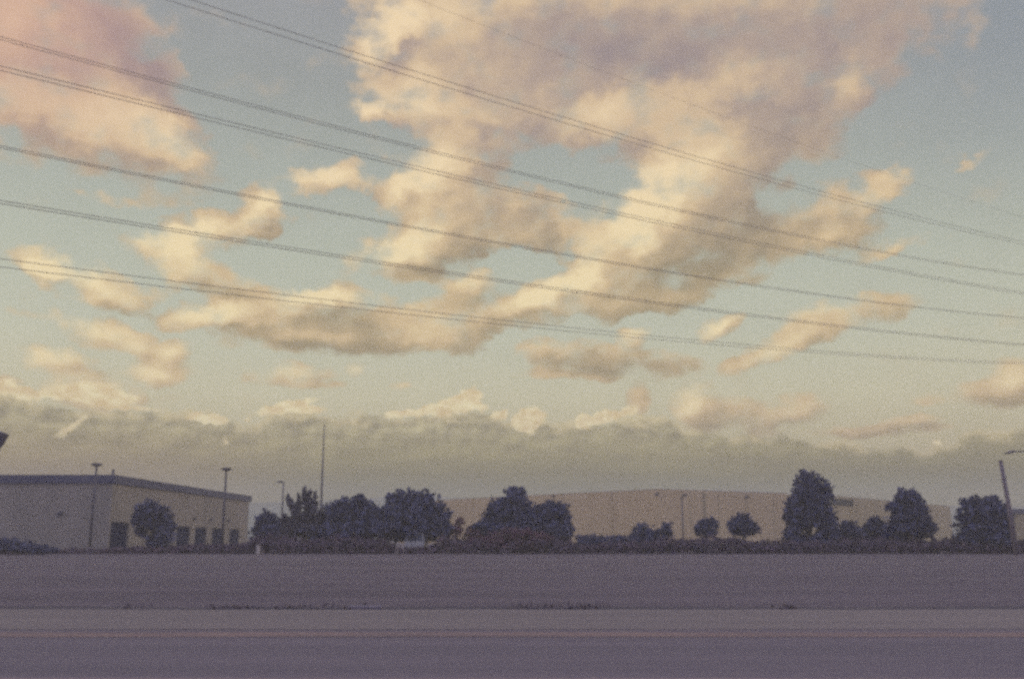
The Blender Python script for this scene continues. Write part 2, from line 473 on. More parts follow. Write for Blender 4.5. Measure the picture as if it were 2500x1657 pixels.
def mottled(name, c1, c2, scale=1.0, stretch=(1, 1, 1), detail=5, rough=0.85, spec=0.2, lo=0.3, hi=0.7, fine=0.0, bump=0.0, streak2=None):
    m, t, b = material(name)
    v = world_coord(t, stretch)
    n = t.noise(v, scale, detail, 0.6)
    col = t.mix(t.smooth(n, lo, hi), c1, c2)
    if fine:
        n2 = t.noise(world_coord(t), 18.0, 3.0, 0.6)
        col = t.vec('SCALE', col, s=t.math('MULTIPLY_ADD', n2, fine, 1.0 - fine * 0.5))
    if streak2:
        n3 = t.noise(world_coord(t, streak2[1]), streak2[0], 4.0, 0.6)
        col = t.vec('SCALE', col, s=t.math('MULTIPLY_ADD', n3, streak2[2], 1.0 - streak2[2] * 0.5))
    t.l.new(col, b.inputs['Base Color'])
    b.inputs['Roughness'].default_value = rough
    b.inputs['Specular IOR Level'].default_value = spec
    if bump:
        bn = t.new('ShaderNodeBump')
        bn.inputs['Strength'].default_value = bump
        bn.inputs['Distance'].default_value = 0.05
        t.put(bn.inputs['Height'], t.noise(world_coord(t), 6.0, 5.0, 0.6))
        t.l.new(bn.outputs[0], b.inputs['Normal'])
    return m


def foliage(name, c1, c2):
    m, t, b = material(name)
    v = world_coord(t)
    n = t.noise(v, 0.9, 3.0, 0.6)
    n2 = t.noise(v, 5.0, 2.0, 0.6)
    f = t.smooth(t.math('MULTIPLY_ADD', n2, 0.5, t.math('MULTIPLY', n, 0.6)), 0.38, 0.72)
    t.l.new(t.mix(f, c1, c2), b.inputs['Base Color'])
    b.inputs['Roughness'].default_value = 0.8
    b.inputs['Specular IOR Level'].default_value = 0.1
    return m


M = {}
M['soil'] = mottled('field_soil', (0.116, 0.092, 0.092), (0.156, 0.123, 0.120), 0.30, (0.16, 1.0, 1), fine=0.30, streak2=(0.09, (0.25, 1, 1), 0.35), bump=0.3)
M['lane'] = mottled('lane_asphalt', (0.150, 0.123, 0.122), (0.186, 0.150, 0.146), 0.8, (0.08, 1.0, 1), fine=0.35, rough=0.8, streak2=(1.6, (0.02, 1, 1), 0.16))
M['shoulder'] = mottled('shoulder_gravel', (0.188, 0.155, 0.132), (0.238, 0.194, 0.160), 0.7, (0.08, 1.0, 1), fine=0.35, streak2=(1.1, (0.03, 1, 1), 0.20))
M['paint'] = mottled('ochre_line_paint', (0.200, 0.146, 0.124), (0.275, 0.188, 0.146), 1.2, (0.25, 1, 1), fine=0.3)
M['paint_pale'] = mottled('pale_line_paint', (0.24, 0.17, 0.15), (0.31, 0.22, 0.19), 1.2, (0.25, 1, 1), fine=0.3)
M['wall_cream'] = mottled('cream_wall', (0.212, 0.190, 0.150), (0.266, 0.234, 0.184), 0.25, (1, 1, 0.5), fine=0.15, streak2=(0.5, (1, 1, 0.08), 0.12))
M['wall_tan'] = mottled('tan_wall', (0.40, 0.31, 0.175), (0.46, 0.36, 0.205), 0.18, (1, 1, 0.5), fine=0.15, streak2=(0.35, (1, 1, 0.06), 0.14))
M['wall_tan2'] = mottled('dull_tan_wall', (0.285, 0.235, 0.13), (0.345, 0.285, 0.16), 0.18, (1, 1, 0.5), fine=0.15, streak2=(0.35, (1, 1, 0.06), 0.14))
M['fascia'] = mottled('slate_fascia', (0.060, 0.062, 0.095), (0.080, 0.080, 0.115), 0.3, (1, 1, 2), fine=0.2, rough=0.6)
M['door'] = mottled('dark_door', (0.010, 0.013, 0.040), (0.018, 0.022, 0.055), 0.6, (1, 1, 3), rough=0.9, spec=0.03)
M['roofing'] = mottled('roofing', (0.16, 0.15, 0.15), (0.22, 0.2, 0.19), 0.3)
M['metal'] = mottled('dull_pole_metal', (0.060, 0.055, 0.070), (0.085, 0.078, 0.090), 1.5, (1, 1, 0.3), rough=0.6, spec=0.3)
M['metal_pale'] = mottled('weathered_pole', (0.13, 0.11, 0.12), (0.18, 0.15, 0.15), 1.5, (1, 1, 0.3), rough=0.7)
M['wire'] = mottled('wire_aluminium', (0.15, 0.13, 0.11), (0.20, 0.175, 0.15), 2.0, rough=0.6)
M['bark'] = mottled('bark', (0.045, 0.036, 0.032), (0.075, 0.060, 0.050), 4.0, (1, 1, 0.3))
M['leaf_dark'] = foliage('dark_foliage', (0.072, 0.076, 0.118), (0.104, 0.108, 0.160))
M['leaf_mid'] = foliage('olive_foliage', (0.070, 0.066, 0.084), (0.115, 0.106, 0.120))
M['leaf_red'] = foliage('reddish_foliage', (0.105, 0.060, 0.072), (0.160, 0.094, 0.102))
M['leaf_dry'] = foliage('dry_weeds', (0.095, 0.080, 0.080), (0.140, 0.118, 0.110))
M['scrub'] = foliage('mixed_scrub', (0.070, 0.062, 0.082), (0.150, 0.104, 0.116))
M['verge'] = mottled('dark_verge_soil', (0.062, 0.056, 0.062), (0.115, 0.094, 0.090), 0.5, (0.15, 1.2, 1), fine=0.3)
M['hill'] = mottled('hill_scrub', (0.17, 0.21, 0.15), (0.24, 0.28, 0.20), 0.012, (1, 1, 2), detail=6)
M['van'] = mottled('white_van_paint', (0.23, 0.22, 0.20), (0.29, 0.28, 0.25), 1.0, rough=0.4, spec=0.4)
M['glass'] = mottled('dark_glass', (0.035, 0.036, 0.045), (0.05, 0.05, 0.06), 1.0, rough=0.2, spec=0.5)
M['rubber'] = mottled('rubber', (0.03, 0.03, 0.032), (0.045, 0.045, 0.045), 3.0)
M['sign'] = mottled('dark_sign', (0.022, 0.026, 0.026), (0.035, 0.04, 0.04), 0.8, rough=0.9, spec=0.03)
M['sign_pale'] = mottled('pale_sign_block', (0.06, 0.065, 0.065), (0.08, 0.085, 0.085), 0.8, rough=0.9, spec=0.03)
M['box'] = mottled('pale_box_paint', (0.42, 0.38, 0.31), (0.5, 0.45, 0.38), 1.0)
M['concrete'] = mottled('pale_concrete', (0.17, 0.145, 0.15), (0.22, 0.19, 0.19), 1.0)
M['lens'] = mottled('lamp_lens', (0.25, 0.25, 0.25), (0.3, 0.3, 0.3), 2.0, rough=0.3)


# ------------------------------------------------------------------ ground, road, hills
def sheet(name, x0, x1, y0, y1, z, m, nx=1, ny=1, near=0.0, far=0.0):
    bm = bmesh.new()
    vs = [[bm.verts.new((x0 + (x1 - x0) * i / nx, y0 + (y1 - y0) * j / ny, z)) for i in range(nx + 1)] for j in range(ny + 1)]
    for i in range(nx + 1):                                    # ragged near and far edges
        for v, amp, sd in ((vs[0][i], near, 2.0), (vs[-1][i], far, 9.0)):
            if amp:
                v.co.y += amp * (mnoise.noise(Vector((v.co.x * 0.10, sd, 0))) + 0.6 * mnoise.noise(Vector((v.co.x * 0.45, sd, 3))))
    for j in range(ny):
        for i in range(nx):
            bm.faces.new((vs[j][i], vs[j][i + 1], vs[j + 1][i + 1], vs[j + 1][i]))
    o = bm_obj(name, bm, m)
    tag(o, kind='structure')
    return o


sheet('ground', -1180, 1180, -90, 1050, 0.0, M['soil'])
sheet('road', -1180, 1180, -4.0, 17.6, 0.004, M['lane'])
sheet('shoulder', -1180, 1180, 17.6, 22.3, 0.008, M['shoulder'], nx=1600, near=0.10, far=0.35)


sheet('verge', -1180, 1180, 21.7, 23.3, 0.006, M['verge'], nx=1600, far=0.75)


def painted_line(name, y0, y1, z, m):
    o = sheet(name, -400, 400, y0, y1, z, m)
    return o


painted_line('road_line', 16.30, 17.05, 0.009, M['paint'])
painted_line('road_line', 11.30, 11.62, 0.009, M['paint_pale'])


def hills():
    """ridge beyond the buildings"""
    bm = bmesh.new()
    xs = np.linspace(-1150, 1150, 116)
    ys = np.linspace(700, 1020, 17)
    prof = [(-28, 34), (-14, 35), (-10, 36), (-6, 39), (-2, 37), (3, 36), (8, 40), (13, 39), (18, 34), (22, 31), (28, 28)]
    grid = []
    for y in ys:
        row = []
        for x in xs:
            a = math.degrees(math.atan2(x, 900))
            hgt = np.interp(a, [p[0] for p in prof], [p[1] for p in prof])
            f = math.sin(math.pi * min(1, max(0, (y - 700) / 320))) ** 0.8
            nz = mnoise.fractal(Vector((x * 0.006, y * 0.006, 1.7)), 0.7, 2.1, 5) * 4.0
            row.append(bm.verts.new((x, y, -0.5 + f * (hgt + nz))))
        grid.append(row)
    for j in range(len(ys) - 1):
        for i in range(len(xs) - 1):
            bm.faces.new((grid[j][i], grid[j][i + 1], grid[j + 1][i + 1], grid[j + 1][i]))
    o = bm_obj('hills', bm, M['hill'], smooth=True)
    tag(o, kind='structure')


hills()


# ------------------------------------------------------------------ foliage builders
def leaf_mesh(name, pts, size, rng, up=0.0, aspect=1.6):
    """many small leaf-spray quads at the given points"""
    n = len(pts)
    P = np.array(pts, dtype=np.float64)
    a = rng.normal(size=(n, 3))
    if up:
        a[:, 2] = np.abs(a[:, 2]) + up
    a /= np.linalg.norm(a, axis=1)[:, None]
    b = np.cross(a, rng.normal(size=(n, 3)))
    b /= np.linalg.norm(b, axis=1)[:, None] + 1e-9
    s = (size * (0.55 + 0.9 * rng.random(n)))[:, None]
    a *= s * aspect * 0.5
    b *= s * 0.5
    V = np.stack([P - a, P + b * 0.9 - a * 0.1, P + a, P - b * 0.9 + a * 0.1], axis=1).reshape(-1, 3)
    me = bpy.data.meshes.new(name)
    me.vertices.add(4 * n)
    me.vertices.foreach_set('co', V.ravel())
    me.loops.add(4 * n)
    me.loops.foreach_set('vertex_index', np.arange(4 * n, dtype=np.int32))
    me.polygons.add(n)
    me.polygons.foreach_set('loop_start', np.arange(0, 4 * n, 4, dtype=np.int32))
    me.polygons.foreach_set('loop_total', np.full(n, 4, dtype=np.int32))
    me.update(calc_edges=True)
    return me


def lobe_points(lobes, dens, rng, gap=0.42):
    """points through lumpy lobes, thinned by clump noise so that the outline is uneven"""
    out = []
    for (cx, cy, cz, rx, ry, rz) in lobes:
        n = int(dens * (rx * rz + rx * ry + ry * rz))
        v = rng.normal(size=(n, 3))
        v /= np.linalg.norm(v, axis=1)[:, None]
        r = rng.random(n) ** 0.42
        for (dx, dy, dz), rr in zip(v, r):
            bump = 1.0 + 0.44 * mnoise.noise(Vector((dx * 2.2 + cx, dy * 2.2 + cy, dz * 2.2 + cz))) + 0.26 * mnoise.noise(Vector((dx * 6 + cz, dy * 6, dz * 6 + cx)))
            p = (cx + dx * rx * rr * bump, cy + dy * ry * rr * bump, cz + dz * rz * rr * bump)
            c = mnoise.noise(Vector((p[0] * 1.1, p[1] * 1.1, p[2] * 1.1 + 9)))
            if rr > 0.62 and c < gap - 0.62 - 0.0:
                continue
            if p[2] > 0.05:
                out.append(p)
    return out


def make_tree(name, Y, base_px, lobes_px, label, cat='tree', mat='leaf_dark', dens=150, leaf=0.30, group=None, trunk_r=0.16, up=0.0, seed=1, gap=0.42, aspect=1.6, trunk=True, grow=1.0):
    """lobes in photo units /1.0566: centre x, y and radii"""
    rng = np.random.default_rng(seed)
    b = at(base_px * K, 1309, Y)
    base = Vector((b.x, Y, 0))
    root = empty(name, base, label, cat, group)
    m_px = K * Y / F
    L = []
    for i, (x, y, rx, ry) in enumerate(lobes_px):
        c = at(x * K, y * K, Y)
        dy = (rng.random() - 0.5) * rx * m_px * 0.6
        L.append((c.x - base.x, dy, c.z, rx * m_px * 1.08 * grow, max(rx, ry) * m_px * 0.9 * grow, ry * m_px * 1.06 * grow))
    pts = lobe_points(L, dens, rng, gap)
    me = leaf_mesh('crown', pts, leaf, rng, up, aspect)
    if trunk:
        link_mesh('crown', me, M[mat], root)
        bm = bmesh.new()
        top = max(L, key=lambda l: l[2])
        zc = max(0.5, min(l[2] for l in L))
        mid = Vector((0.0 + (top[0]) * 0.3, top[1] * 0.3, zc))
        add_tube(bm, [(0, 0, -0.05), (0.02, 0, zc * 0.45), mid, Vector((top[0], top[1], top[2] * 0.92))], [trunk_r * 1.3, trunk_r, trunk_r * 0.8, trunk_r * 0.25], 8)
        for l in L:
            if l is top:
                continue
            s = mid * 0.85
            e = Vector((l[0], l[1], l[2]))
            add_tube(bm, [s, s.lerp(e, 0.5) + Vector((0, 0, 0.08)), e], [trunk_r * 0.5, trunk_r * 0.33, trunk_r * 0.12], 6)
        bm_obj('trunk', bm, M['bark'], root, smooth=True)
    else:
        link_mesh('foliage', me, M[mat], root)
        bm = bmesh.new()
        for l in L:
            e = Vector((l[0], l[1], l[2]))
            add_tube(bm, [(e.x * 0.25, e.y * 0.25, -0.05), e * 0.6, e], [0.06, 0.04, 0.015], 6)
        bm_obj('stem', bm, M['bark'], root, smooth=True)
    return root


make_tree('round_tree', 100, 360, [(354, 1180, 32, 22), (325, 1198, 20, 18), (372, 1208, 28, 32), (342, 1206, 22, 16), (378, 1248, 24, 24), (326, 1226, 13, 12), (352, 1250, 16, 14)],
          'dark leafy tree standing in front of the cream building beside its corner', seed=3, dens=170)
make_tree('small_tree', 104, 617, [(612, 1198, 22, 18), (622, 1215, 30, 22), (600, 1225, 16, 20), (628, 1236, 40, 22)],
          'low dark tree at the right end of the cream building', seed=5)
make_tree('feathery_tree', 101, 708, [(666, 1148, 4, 12), (671, 1160, 6, 14), (677, 1176, 8, 16), (685, 1190, 12, 18), (690, 1150, 3, 12), (692, 1166, 4, 16), (703, 1134, 3, 14), (705, 1152, 6, 20), (716, 1142, 3, 14), (716, 1160, 8, 20), (727, 1148, 3, 18), (728, 1170, 6, 22), (712, 1184, 18, 26), (655, 1200, 6, 10), (664, 1210, 14, 16), (735, 1196, 8, 20), (694, 1208, 34, 24), (716, 1216, 36, 26), (672, 1228, 34, 18)],
          'feathery tree with upright plumes beside the tall thin mast', mat='leaf_mid', dens=200, leaf=0.20, up=1.0, seed=7, gap=0.66, aspect=2.6)
make_tree('bushy_tree', 102, 800, [(825, 1168, 30, 22), (795, 1182, 34, 30), (764, 1206, 38, 34), (842, 1196, 34, 36), (800, 1228, 74, 26), (862, 1206, 26, 30), (742, 1224, 24, 24), (832, 1150, 9, 10), (795, 1158, 10, 8)],
          'bushy dark tree with two peaks just right of the tall thin mast', seed=11, dens=170)
make_tree('broad_tree', 99, 950, [(918, 1155, 26, 22), (962, 1163, 42, 30), (1000, 1190, 36, 36), (935, 1200, 60, 42), (1022, 1212, 20, 26), (888, 1202, 34, 32), (960, 1225, 78, 26), (985, 1150, 12, 9)],
          'broad dark tree behind the white van', seed=13, dens=170, trunk_r=0.22)
make_tree('peaked_tree', 101, 1190, [(1192, 1148, 24, 26), (1188, 1175, 42, 30), (1150, 1192, 34, 36), (1205, 1208, 66, 38), (1118, 1222, 32, 18), (1232, 1195, 28, 28), (1160, 1165, 14, 14)],
          'tall peaked dark tree rising behind the reddish scrub mound', seed=17, dens=170, trunk_r=0.22)
make_tree('rounded_tree', 100, 1285, [(1285, 1178, 30, 24), (1297, 1208, 26, 38), (1262, 1190, 24, 26), (1278, 1225, 40, 26), (1305, 1235, 16, 20)],
          'rounded dark tree against the left edge of the pale tan wall', seed=19, dens=170)
make_tree('roadside_shrub', 100, 1490, [(1488, 1230, 24, 20), (1470, 1240, 16, 14), (1508, 1242, 24, 16), (1498, 1250, 34, 12)],
          'low dark shrub left of the smallest tree before the tan wall', 'shrub', seed=23, trunk=False, dens=170)
make_tree('lollipop_tree', 100, 1545, [(1540, 1220, 16, 14), (1547, 1230, 13, 11), (1532, 1228, 10, 10)],
          'smallest round tree on a thin trunk before the tan wall', group=None, seed=29, trunk_r=0.07, dens=220, leaf=0.22)
make_tree('lollipop_tree', 100, 1632, [(1628, 1217, 22, 18), (1643, 1208, 14, 12), (1616, 1224, 14, 12), (1640, 1228, 15, 12)],
          'round tree with a lump at its upper right before the tan wall', seed=31, trunk_r=0.09, dens=220, leaf=0.24)
make_tree('lollipop_tree', 100, 1716, [(1714, 1203, 24, 18), (1700, 1217, 20, 16), (1732, 1219, 19, 15), (1716, 1224, 28, 14)],
          'wide dome shaped small tree before the tan wall', seed=37, trunk_r=0.10, dens=220, leaf=0.24)
make_tree('tall_tree', 98, 1868, [(1868, 1112, 27, 26), (1890, 1140, 36, 38), (1850, 1150, 24, 26), (1872, 1182, 46, 36), (1832, 1190, 17, 30), (1905, 1200, 28, 28), (1915, 1235, 26, 20), (1834, 1235, 24, 24), (1890, 1250, 40, 14), (1850, 1175, 30, 30)],
          'tallest dark tree, with a light gap low in its crown, left of the dark sign', seed=41, dens=180, trunk_r=0.26)
make_tree('roadside_shrub', 100, 1962, [(1962, 1218, 20, 14), (1950, 1232, 20, 14), (1975, 1236, 18, 14)],
          'round dark shrub under the dark wall sign', 'shrub', seed=43, trunk=False, dens=180)
make_tree('roadside_shrub', 101, 2022, [(2024, 1208, 18, 14), (2016, 1224, 24, 18), (2036, 1230, 24, 20)],
          'dark shrub touching the left side of the pointed dome tree', 'shrub', seed=47, trunk=False, dens=180)
make_tree('dome_tree', 98, 2100, [(2094, 1150, 26, 22), (2106, 1178, 36, 32), (2080, 1180, 24, 26), (2108, 1212, 46, 34), (2054, 1172, 10, 9), (2135, 1215, 22, 24), (2075, 1225, 30, 22)],
          'dark tree with a pointed dome crown right of the dark wall sign', seed=53, dens=180, trunk_r=0.24)
make_tree('wide_tree', 97, 2270, [(2250, 1164, 26, 19), (2292, 1160, 20, 15), (2270, 1185, 50, 30), (2268, 1215, 58, 34), (2224, 1192, 15, 16), (2268, 1245, 56, 18), (2318, 1218, 18, 24)],
          'wide dark tree beside the leaning pole at the right edge', seed=59, dens=180, trunk_r=0.24)
make_tree('reddish_shrub', 97.5, 1190, [(1190, 1238, 50, 18), (1140, 1250, 55, 14), (1235, 1248, 50, 16), (1180, 1258, 90, 12)],
          'reddish brown scrub mound below the peaked tree', 'shrub', mat='leaf_red', seed=61, trunk=False, dens=200, leaf=0.22)
make_tree('roadside_shrub', 99, 1375, [(1370, 1248, 40, 13), (1430, 1250, 30, 13), (1400, 1256, 50, 10)],
          'low spreading shrub at the foot of the tan wall left of the small trees', 'shrub', seed=67, trunk=False, dens=200, leaf=0.22)
make_tree('roadside_shrub', 92, 20, [(15, 1256, 44, 13), (58, 1262, 24, 9), (-20, 1257, 30, 13), (90, 1266, 24, 6), (30, 1266, 50, 7)],
          'low dark shrub at the far left before the cream wall', 'shrub', seed=71, trunk=False, dens=200, leaf=0.22)
make_tree('roadside_shrub', 88, 95, [(85, 1268, 34, 9), (115, 1271, 20, 6)],
          'low flat shrub at the field edge left of the nearest lamp post', 'shrub', seed=73, trunk=False, dens=200, leaf=0.2)
make_tree('roadside_shrub', 99, 1060, [(1062, 1205, 10, 12), (1056, 1225, 18, 12), (1085, 1232, 20, 14)],
          'thin brownish shrub between the broad tree and the peaked tree', 'shrub', mat='leaf_red', seed=79, trunk=False, dens=110, leaf=0.22)


def scrub():
    rng = np.random.default_rng(5)
    pts = []
    for i in range(26000):
        x = rng.uniform(-66, 62)
        y = rng.uniform(94.5, 99.0)
        px = 1250 + F * x / 97.0
        hmax = 0.55 + 0.55 * mnoise.noise(Vector((x * 0.22, 3.1, 0))) + 0.30 * mnoise.noise(Vector((x * 0.9, 7.7, y * .4)))
        if px < 620:
            hmax *= 0.55
            hmax += 0.55 if px > 420 else (0.30 if px > 290 else -0.10)
        else:
            hmax += 0.75
        if px > 1500:
            hmax += 0.15
        if 640 < px < 1120 or 1160 < px < 1390:
            hmax += 0.45 + 0.5 * mnoise.noise(Vector((x * 0.3, 1.1, 4)))
        if 955 < px < 1075:
            hmax = min(hmax, 0.95)
        if 968 < px < 1058 and y > 95.2:
            continue
        if hmax < 0.1:
            continue
        pts.append((x, y, rng.random() ** 0.7 * hmax * (0.6 + 0.4 * (y - 94.5) / 4.5)))
    me = leaf_mesh('scrub', pts, 0.26, rng, 0.4)
    o = link_mesh('scrub', me, M['scrub'])
    tag(o, 'band of low dark scrub along the far edge of the field', 'scrub', kind='stuff')


def weeds():
    rng = np.random.default_rng(8)
    pts = []
    for i in range(30000):
        x = rng.uniform(-20, 20)
        c = mnoise.noise(Vector((x * 0.35, 0.3, 0))) + 0.5 * mnoise.noise(Vector((x * 1.1, 5.3, 0)))
        y = 22.3 + abs(rng.normal()) * 0.7
        if rng.random() > 0.22 * c - 0.02:
            continue
        pts.append((x, y, rng.random() ** 1.6 * (0.04 + 0.10 * max(0, c) * (0.4 + mnoise.noise(Vector((x * 3, 1, 1)))))))
    me = leaf_mesh('weeds', pts, 0.06, rng, 0.8)
    o = link_mesh('weeds', me, M['leaf_dry'])
    tag(o, 'ragged fringe of low dry weeds along the gravel shoulder', 'weeds', kind='stuff')


scrub()
weeds()


# ------------------------------------------------------------------ cream building on the left
def cream_building():
    cx = -46.3
    y0, y1 = 112.5, 171.5
    x0 = -112.0
    Hh = 8.6
    root = empty('cream_building', ((x0 + cx) / 2, (y0 + y1) / 2, 0), 'long cream building with a dark flat roof band and four dark doors', 'building')
    ox, oy = root.location.x, root.location.y
    # dark doors in the right hand wall: y ranges and heights
    doors = [(112.9, 118.3, 3.3), (135.3, 141.0, 3.05), (143.2, 148.6, 3.0), (151.4, 157.6, 2.95), (160.6, 166.4, 2.85)]
    bm = bmesh.new()
    th = 0.35
    add_box(bm, ((x0 + cx) / 2 - ox, y0 + th / 2 - oy, Hh / 2), (cx - x0, th, Hh))                      # front wall
    add_box(bm, (x0 + th / 2 - ox, (y0 + y1) / 2 - oy, Hh / 2), (th, y1 - y0 - 2 * th, Hh))
    add_box(bm, ((x0 + cx) / 2 - ox, y1 - th / 2 - oy, Hh / 2), (cx - x0, th, Hh))
    ya = y0 + th
    segs = []
    for (a, b, h) in doors:
        a = max(a, ya)
        segs.append((ya, a, 0))
        segs.append((a, b, h))
        ya = b
    segs.append((ya, y1 - th, 0))
    for (a, b, z) in segs:
        if b - a > 0.02:
            add_box(bm, (cx - th / 2 - ox, (a + b) / 2 - oy, (Hh + z) / 2), (th, b - a, Hh - z))
    bm_obj('wall', bm, M['wall_cream'], root)
    for (a, b, h) in doors:
        a = max(a, y0 + th)
        bm = bmesh.new()
        n = 6
        for i in range(n):
            zz0, zz1 = h * i / n, h * (i + 1) / n
            add_box(bm, (cx - 0.26 - ox, (a + b) / 2 - oy, (zz0 + zz1) / 2), (0.08, b - a - 0.02, zz1 - zz0 - 0.03))
        add_box(bm, (cx - 0.315 - ox, (a + b) / 2 - oy, h / 2), (0.02, b - a - 0.01, h - 0.01))
        bm_obj('dock_door', bm, M['door'], root)
    # roof band
    bm = bmesh.new()
    o = 0.25
    zf0, zf1 = Hh - 0.93, Hh + 0.05
    add_box(bm, ((x0 + cx) / 2 - ox, y0 - o / 2 - 0.003 - oy, (zf0 + zf1) / 2), (cx - x0 + 2 * o, o, zf1 - zf0))
    add_box(bm, (cx + o / 2 + 0.003 - ox, (y0 + y1) / 2 - oy, (zf0 + zf1) / 2), (o, y1 - y0, zf1 - zf0))
    add_box(bm, (cx + o / 2 - ox, y1 + o / 2 + 0.003 - oy, (zf0 + zf1) / 2), (o * 2, o, zf1 - zf0))
    bm_obj('fascia', bm, M['fascia'], root)
    bm = bmesh.new()
    add_box(bm, ((x0 + cx) / 2 - ox, (y0 + y1) / 2 - oy, Hh + 0.03), (cx - x0 - 0.02, y1 - y0 - 0.02, 0.06))
    bm_obj('roof', bm, M['roofing'], root)
    bm = bmesh.new()
    add_tube(bm, [(cx + 0.15 - 0.4 - ox, y0 + 0.4 - oy, Hh), (cx - 0.25 - ox, y0 + 0.4 - oy, Hh + 0.62)], 0.13, 10)
    add_tube(bm, [(cx - 0.25 - ox, y0 + 0.4 - oy, Hh + 0.6), (cx - 0.25 - ox, y0 + 0.4 - oy, Hh + 0.68)], 0.2, 10)
    bm_obj('roof_vent', bm, M['fascia'], root)
    # wall lamps
    for (x, y, ax) in ((cx, 142.1, 0), (cx, 150.0, 0), (cx, 159.1, 0), (-52.0, y0, 1)):
        bm = bmesh.new()
        if ax == 0:
            add_box(bm, (x + 0.16 - ox, y - oy, 4.25), (0.32, 0.6, 0.36), 0.04)
            add_box(bm, (x + 0.2 - ox, y - oy, 4.04), (0.2, 0.4, 0.06))
        else:
            add_box(bm, (x - ox, y - 0.16 - oy, 4.25), (0.6, 0.32, 0.36), 0.04)
            add_box(bm, (x - ox, y - 0.2 - oy, 4.04), (0.4, 0.2, 0.06))
        bm_obj('wall_lamp', bm, M['metal'], root)


cream_building()


# ------------------------------------------------------------------ tan warehouses in the distance
def slab_building(name, poly, Hh, m, label, trim=True):
    cx = sum(p[0] for p in poly) / len(poly)
    cy = sum(p[1] for p in poly) / len(poly)
    root = empty(name, (cx, cy, 0), label, 'building')
    P = [(x - cx, y - cy) for x, y in poly]
    bm = bmesh.new()
    add_prism(bm, P, -0.02, Hh)
    bm_obj('wall', bm, m, root)
    bm = bmesh.new()
    c = 0.992
    add_prism(bm, [(x * c, y * c) for x, y in P], Hh, Hh + 0.12)
    bm_obj('roof', bm, M['roofing'], root)
    return root, (cx, cy)


def on_wall(A, B, t, out, z):
    """point on wall A->B at fraction t pushed out along its camera-side normal"""
    d = Vector((B[0] - A[0], B[1] - A[1], 0))
    n = Vector((d.y, -d.x, 0)).normalized()
    if n.y > 0:
        n = -n
    p = Vector((A[0], A[1], z)) + d * t + n * out
    return p, math.atan2(d.y, d.x)


def warehouses():
    Hh = 10.7
    A0, A1, A2 = (-30.0, 261.0), (28.8, 190.0), (59.0, 208.6)
    A3 = (0.0, 280.0)
    root, (cx, cy) = slab_building('tan_warehouse', [A0, A1, A2, A3], Hh, M['wall_tan'], 'large pale tan warehouse whose near corner stands behind the small round trees')
    # vertical panel joints, drain pipes, wall lamps
    for (a, b, ts) in ((A0, A1, (0.35, 0.52, 0.70, 0.86)), (A1, A2, (0.22, 0.44, 0.66, 0.88))):
        for tt in ts:
            p, rz = on_wall(a, b, tt, 0.02, Hh / 2)
            bm = bmesh.new()
            add_box(bm, (p.x - cx, p.y - cy, p.z), (0.14, 0.06, Hh - 0.05), 0, rz)
            bm_obj('panel_joint', bm, M['wall_tan2'], root)
    p, rz = on_wall(A1, A2, 0.33, 0.15, Hh * 0.5)
    bm = bmesh.new()
    add_box(bm, (p.x - cx, p.y - cy, p.z - 0.1), (0.45, 0.28, Hh - 0.6), 0.03, rz)
    add_box(bm, (p.x - cx, p.y - cy, Hh - 0.75), (0.8, 0.42, 0.6), 0.04, rz)
    bm_obj('downpipe', bm, M['wall_tan2'], root)
    for (a, b, tt) in ((A0, A1, 0.995), (A1, A2, 0.18), (A1, A2, 0.66), (A0, A1, 0.55)):
        p, rz = on_wall(a, b, tt, 0.22, Hh - 0.95)
        bm = bmesh.new()
        add_box(bm, (p.x - cx, p.y - cy, p.z), (0.7, 0.4, 0.5), 0.06, rz)
        bm_obj('wall_lamp', bm, M['metal'], root)
    B1, B2 = (64.0, 209.4), (134.0, 298.0)
    B3, B0 = (110.0, 330.0), (40.0, 250.0)
    root, (cx, cy) = slab_building('dull_warehouse', [B1, B2, B3, B0], Hh, M['wall_tan2'], 'dull tan warehouse receding to the right with a long dark sign on its wall')
    # the dark sign with blurred paler blocks
    z = H + 82 / F * 223
    p0, rz = on_wall(B1, B2, 0.10, 0.10, 0)
    p1, rz = on_wall(B1, B2, 0.235, 0.10, 0)
    mid = (p0 + p1) / 2
    sroot = bm = bmesh.new()
    ln = (p1 - p0).length
    add_box(bm, (mid.x - cx, mid.y - cy, z), (ln, 0.2, 1.45), 0.03, rz)
    sg = bm_obj('sign_board', bm, M['sign'], root)
    for i in range(6):
        q, _ = on_wall(B1, B2, 0.13 + 0.018 * i, 0.225, z)
        bm = bmesh.new()
        add_box(bm, (q.x - cx, q.y - cy, z), (0.6, 0.05, 0.55), 0.02, rz)
        bm_obj('sign_block', bm, M['sign_pale'], sg)
    # dark band low on the wall
    p0, rz = on_wall(B1, B2, 0.42, 0.06, 0)
    p1, _ = on_wall(B1, B2, 0.80, 0.06, 0)
    mid = (p0 + p1) / 2
    bm = bmesh.new()
    add_box(bm, (mid.x - cx, mid.y - cy, H + 44 / F * 255), ((p1 - p0).length, 0.12, 0.5), 0, rz)
    bm_obj('canopy', bm, M['fascia'], root)
    # low dark roof far right
    r2, (cx, cy) = slab_building('low_shed', [(96, 190), (135, 190), (135, 205), (96, 205)], 6.2, M['wall_tan2'], 'low shed with a dark roof at the right edge behind the leaning pole')
    bm = bmesh.new()
    add_box(bm, (0, -7.5 - 0.16, 6.45), (40, 0.3, 0.9))
    bm_obj('fascia', bm, M['fascia'], r2)


warehouses()


